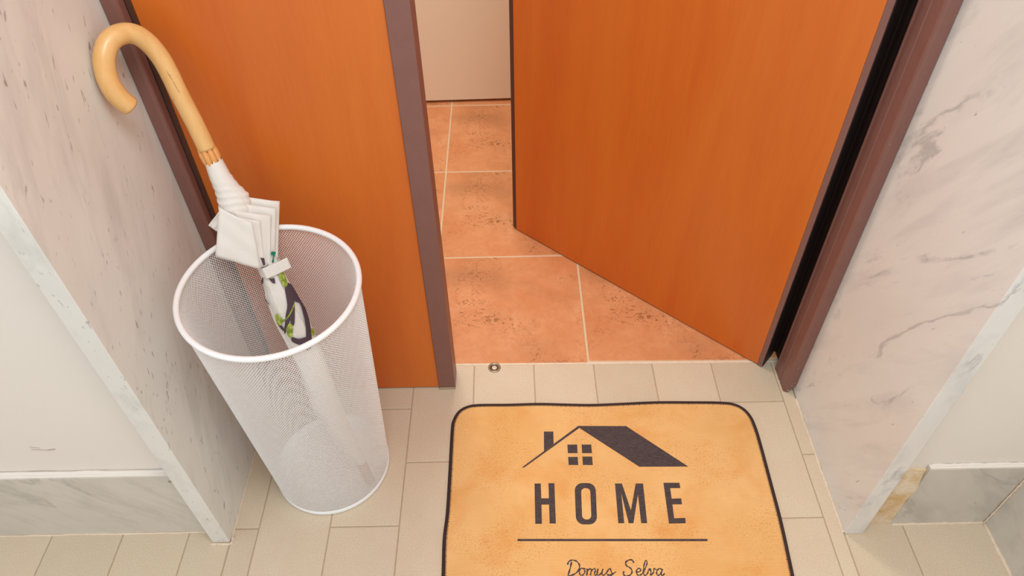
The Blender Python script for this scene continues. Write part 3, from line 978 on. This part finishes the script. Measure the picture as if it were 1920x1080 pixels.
HOOK = [(-0.4165, 0.8376, 0.6426), (-0.4200, 0.8415, 0.6581), (-0.4230, 0.8454, 0.6724), (-0.4296, 0.8506, 0.6979), (-0.4338, 0.8543, 0.7148), (-0.4362, 0.8567, 0.7251), (-0.4397, 0.8615, 0.7423), (-0.4438, 0.8647, 0.7578), (-0.4504, 0.8659, 0.7762), (-0.4582, 0.8629, 0.7902), (-0.4645, 0.8578, 0.7966), (-0.4710, 0.8511, 0.8007), (-0.4795, 0.8399, 0.8016), (-0.4852, 0.8292, 0.7967), (-0.4887, 0.8195, 0.7880), (-0.4901, 0.8114, 0.7770), (-0.4895, 0.8049, 0.7639), (-0.4860, 0.8010, 0.7484), (-0.4808, 0.8014, 0.7362), (-0.4744, 0.8039, 0.7252)]
hpts = [Vector(p) for p in HOOK]
for _ in range(1):
    hpts = [hpts[0]] + [(hpts[k - 1] + hpts[k] * 2 + hpts[k + 1]) / 4 for k in range(1, len(hpts) - 1)] + [hpts[-1]]
hc = cr(hpts, 6)
nh = len(hc)
hr = []
for i in range(nh):
    f = i / (nh - 1)
    hr.append(0.0119 + 0.0007 * min(1, max(0, (f - 0.25) / 0.35)))
hr[-1] *= 0.86
hr[-2] *= 0.98
hc.insert(0, hc[0] - (hc[1] - hc[0]).normalized() * 0.0035)
hr.insert(0, hr[0])
nh += 1
hnd = tube('crook_handle', hc, hr, M_HANDLE, um, seg=28)
hnd['label'] = 'polished pale wooden crook'
# lettering burnt into the handle: too fine to read, a thin running hand
def on_handle(f, v):
    """f along the handle centre line (0 foot .. 1 crook end), v sideways"""
    x = f * (nh - 1)
    i0 = min(int(x), nh - 2)
    c0 = hc[i0].lerp(hc[i0 + 1], x - i0)
    t = (hc[i0 + 1] - hc[i0]).normalized()
    sd = (SD - t * SD.dot(t)).normalized()
    un = (Vector((0, 0, CAMZ)) * 0 + UP - t * UP.dot(t)).normalized()
    r0 = 0.0127
    return c0 + sd * v + un * (math.sqrt(r0 * r0 - v * v) + 0.00012)


for f0, f1, amp, per in ((0.330, 0.327, 0.0002, 4.0), (0.323, 0.292, 0.0010, 14.0), (0.286, 0.232, 0.00035, 34.0)):
    n_ = 60
    P = []
    for k in range(n_ + 1):
        q = k / n_
        P.append(on_handle(f0 + (f1 - f0) * q + 0.0009 * math.cos(per * q * 1.0), 0.0012 - 0.0022 * (0.33 - (f0 + (f1 - f0) * q)) / 0.1 + amp * math.sin(per * q) * (0.65 + 0.35 * math.sin(2.3 * per * q / 5))))
    tube('engraved_script', P, 0.00016, M_ENGR, um, seg=5)

# inner shaft and rib tips
tube('shaft', [up_(0.02, -0.004, 0), up_(0.35, -0.002, 0), up_(0.67, 0, 0)], 0.0045, M_RIBTIP, um, seg=12)
for k in range(8):
    a = 2 * math.pi * (k + 0.3) / 8
    cv, cu = math.cos(a), math.sin(a)
    ro = 0.0091
    cx_ = 0.0019
    P = [up_(0.6715 - 0.0012 * (k % 3), cx_ + cv * ro, cu * ro), up_(0.664, cx_ + cv * (ro + 0.0004), cu * ro), up_(0.650, cx_ - 0.0004 + cv * ro, cu * ro), up_(0.638, 0.001 + cv * 0.0085, cu * 0.0085)]
    r = tube('rib_tip', cr(P, 4), [0.0030] + [0.0036] * 3 + [0.0042] * 4 + [0.0034] * 5, M_RIBTIP, um, seg=10)
    if k in (5,):
        tube('rib_wire', [up_(0.640, 0.002 + cv * 0.0138, cu * 0.0138), up_(0.628, 0.002 + cv * 0.0140, cu * 0.0140)], 0.0012, M_STEEL, um, seg=8)

# canopy body: furled cloth with twisted pleats
prof = [  # s, centre v, half width, half thickness
    (0.656, 0.0010, 0.0122, 0.0125), (0.640, 0.0012, 0.0136, 0.0135), (0.628, 0.0015, 0.0148, 0.0145), (0.610, 0.000, 0.0172, 0.0155), (0.592, -0.002, 0.0228, 0.0165), (0.578, 0.0005, 0.0245, 0.0165),
    (0.560, 0.002, 0.0240, 0.0150), (0.530, -0.001, 0.0205, 0.0135), (0.500, -0.006, 0.0165, 0.0135), (0.474, -0.008, 0.0158, 0.0155), (0.450, -0.006, 0.0185, 0.017),
    (0.420, -0.004, 0.0225, 0.019), (0.385, -0.004, 0.0250, 0.020), (0.345, -0.004, 0.0240, 0.020), (0.300, -0.004, 0.0230, 0.019), (0.250, -0.001, 0.0235, 0.019),
    (0.210, 0.002, 0.0235, 0.018), (0.150, 0.000, 0.0180, 0.015), (0.100, -0.005, 0.0135, 0.012), (0.064, -0.0095, 0.0098, 0.0095)]


def pr(s):
    for a, b in zip(prof[:-1], prof[1:]):
        if a[0] >= s >= b[0]:
            f = (a[0] - s) / (a[0] - b[0])
            f = f * f * (3 - 2 * f) if a[0] < 0.55 else f
            return tuple(a[i] + (b[i] - a[i]) * f for i in range(4))
    return prof[0] if s > prof[0][0] else prof[-1]


def canopy_pt(s, a, off=0.0):
    _, c, hw, ht = pr(s)
    tw = a * 7 + (s * 26 if s < 0.49 else s * 60)
    saw = (tw / (2 * math.pi)) % 1.0
    pl = 0.075 * (saw ** 1.5) + 0.012 * math.sin(3 * a + 40 * s)
    if s > 0.49:
        q_ = (a * (3 / (2 * math.pi)) + s * 95 + 0.10 * math.sin(3 * a)) % 1.0
        pl = 0.02 * (saw ** 1.5) + (0.062 * (0.5 - 0.5 * math.cos(2 * math.pi * q_ ** 1.5)) - 0.035) * math.exp(-((s - 0.592) / 0.034) ** 2)
    edge = min(1, (0.652 - s) / 0.02)
    k = 1 - 0.05 + pl * edge
    return up_(s, c + (hw * k + off) * math.cos(a), (ht * k + off) * math.sin(a))


def canopy_surface(s, v, off):
    """point on the room-facing side of the canopy at lateral offset v"""
    _, c, hw, ht = pr(s)
    x = max(-0.985, min(0.985, (v - c) / (hw * 1.045)))
    a = math.acos(x)
    return up_(s, c + (hw * 1.045 + off) * math.cos(a), (ht * 1.045 + off) * math.sin(a))


NSv, NA = 300, 112
vs = []
for i in range(NSv + 1):
    s = 0.652 - (0.652 - 0.062) * i / NSv
    for k in range(NA):
        a = 2 * math.pi * k / NA
        p = canopy_pt(s, a)
        if i == 0:
            p += D * (0.004 * math.sin(a * 8 + 1) - 0.002)
        vs.append(p)
fc = []
for i in range(NSv):
    for k in range(NA):
        k2 = (k + 1) % NA
        fc.append((i * NA + k, i * NA + k2, (i + 1) * NA + k2, (i + 1) * NA + k))
can = from_py('canopy', vs, fc, M_CLOTH, um, True)
can['label'] = 'furled off-white cloth printed with plum lines and green leaves'


def cloth_panel(name, c4, bow, mat, parent, n=14, wr=0.0007, seed=0, thick=0.0005):
    """four corners in (s, v, u): top-left, top-right, bottom-right, bottom-left"""
    rr = random.Random(seed)
    ph = [rr.uniform(0, 6) for _ in range(4)]
    q = [Vector(up_(*c)) for c in c4]
    rows = []
    for i in range(n + 1):
        f = i / n
        for j in range(n + 1):
            g = j / n
            p = q[0].lerp(q[1], g).lerp(q[3].lerp(q[2], g), f)
            b = bow * math.sin(math.pi * g) * (1 - 0.3 * f) + wr * (math.sin(9 * g + 3 * f + ph[0]) + 0.7 * math.sin(14 * f - 5 * g + ph[1]))
            rows.append(p + UP * b)
    vs = [p + UP * thick for p in rows] + [p - UP * thick for p in rows]
    m = n + 1
    N = m * m
    fc = []
    for i in range(n):
        for j in range(n):
            a, b, c, d = i * m + j, i * m + j + 1, (i + 1) * m + j + 1, (i + 1) * m + j
            fc += [(a, b, c, d), (N + d, N + c, N + b, N + a)]
    for j in range(n):
        fc += [(j, j + 1, N + j + 1, N + j), (n * m + j, n * m + j + 1, N + n * m + j + 1, N + n * m + j),
               (j * m, (j + 1) * m, N + (j + 1) * m, N + j * m), (j * m + n, (j + 1) * m + n, N + (j + 1) * m + n, N + j * m + n)]
    return from_py(name, vs, fc, mat, parent, True)


HEMS = [
    ([(0.590, -0.0150, 0.003), (0.5623, -0.0597, -0.002), (0.4816, -0.0230, 0.004), (0.4816, -0.0050, 0.008)], 0.002, 1),
    ([(0.586, -0.0060, 0.010), (0.5563, -0.0508, 0.005), (0.4816, -0.0175, 0.009), (0.4816, -0.0030, 0.012)], 0.002, 2),
    ([(0.581, 0.0060, 0.0145), (0.5510, -0.0404, 0.011), (0.4835, -0.0100, 0.0135), (0.4835, 0.0030, 0.015)], 0.002, 3),
    ([(0.577, 0.0140, 0.0165), (0.5515, -0.0228, 0.0175), (0.4850, -0.0010, 0.0175), (0.4850, 0.0090, 0.016)], 0.002, 4),
    ([(0.5900, 0.0205, 0.0125), (0.5560, -0.0110, 0.0245), (0.4840, 0.0050, 0.0200), (0.5254, 0.0540, 0.012)], 0.0035, 5),
    ([(0.583, 0.018, -0.006), (0.5642, 0.0450, -0.012), (0.5523, 0.0390, -0.010), (0.548, 0.016, -0.006)], 0.001, 6)]
for c4, bow, sd in HEMS:
    cloth_panel('canopy_fold', c4, bow, M_CLOTH, um, seed=sd)
# printed pattern on the canopy, hugging the surface


def cloth_print(name, poly, mat, off=0.00025):
    bm = bmesh.new()
    if len(poly) > 5:
        poly = [(p.x, p.y) for p in cr([(p[0], p[1], 0) for p in poly], 4, True)]
    P = [bm.verts.new((p[0], p[1], 0)) for p in poly]
    bm.faces.new(P)
    bmesh.ops.triangulate(bm, faces=bm.faces)
    for _ in range(3):
        long_ = [e for e in bm.edges if e.calc_length() > 0.0022]
        if not long_:
            break
        bmesh.ops.subdivide_edges(bm, edges=long_, cuts=1)
        bmesh.ops.triangulate(bm, faces=[f for f in bm.faces if len(f.verts) > 3])
    for v in bm.verts:
        s, vv = v.co.x, v.co.y
        if s > 0.487:
            v.co = up_(s, vv, {'printed_branch': 0.0195}.get(name, 0.0165))
        else:
            v.co = canopy_surface(s, vv, off)
    r = bmesh.ops.extrude_face_region(bm, geom=list(bm.faces))
    for v in r['geom']:
        if isinstance(v, bmesh.types.BMVert):
            v.co += UP * 0.0003
    bmesh.ops.recalc_face_normals(bm, faces=bm.faces)
    me = bpy.data.meshes.new(name)
    bm.to_mesh(me)
    bm.free()
    return link(name, me, mat, can)


for k, pl in PRINTS.items():
    if k.startswith('leaf'):
        cloth_print('printed_leaf', pl, M_PRINTG, 0.0011)
    elif k == 'stem':
        cloth_print('printed_stem', pl, M_PRINTG, 0.0013)
    elif k == 'green7':
        cloth_print('printed_mark', pl, M_PRINTT)
    else:
        cloth_print('printed_branch', pl, M_PRINTD, 0.0008)

# strap: band round the cloth with a loose end to the right
P, N_ = [], 40
vs, fc = [], []
for k in range(N_):
    a = 2 * math.pi * k / N_
    for w_, dz in ((0.0085, 0.0011), (-0.0085, 0.0011), (-0.0085, 0.0), (0.0085, 0.0)):
        _, c, hw, ht = pr(0.474)
        vs.append(up_(0.474 + w_, c + (hw * 1.06 + dz) * math.cos(a), (ht * 1.1 + dz) * math.sin(a)))
for k in range(N_):
    k2 = (k + 1) % N_
    for i in range(4):
        j = (i + 1) % 4
        fc.append((k * 4 + i, k * 4 + j, k2 * 4 + j, k2 * 4 + i))
st = from_py('tie_strap', vs, fc, M_CLOTH, um)
cloth_panel('strap_end', [(0.4830, 0.004, 0.0185), (0.4832, -0.0360, 0.0150), (0.4658, -0.0360, 0.0150), (0.4652, 0.004, 0.0185)], 0.0015, M_CLOTH, st, wr=0.0001, seed=3, thick=0.0006)

# wooden end tip standing on the bin tray
tube('end_tip', [up_(0.068, -0.0093, 0), up_(0.040, -0.0095, 0), up_(0.012, -0.0098, 0.0), up_(0.0085, -0.0098, 0.0)], [0.0088, 0.0090, 0.0092, 0.0080], M_FERR, um, seg=20)
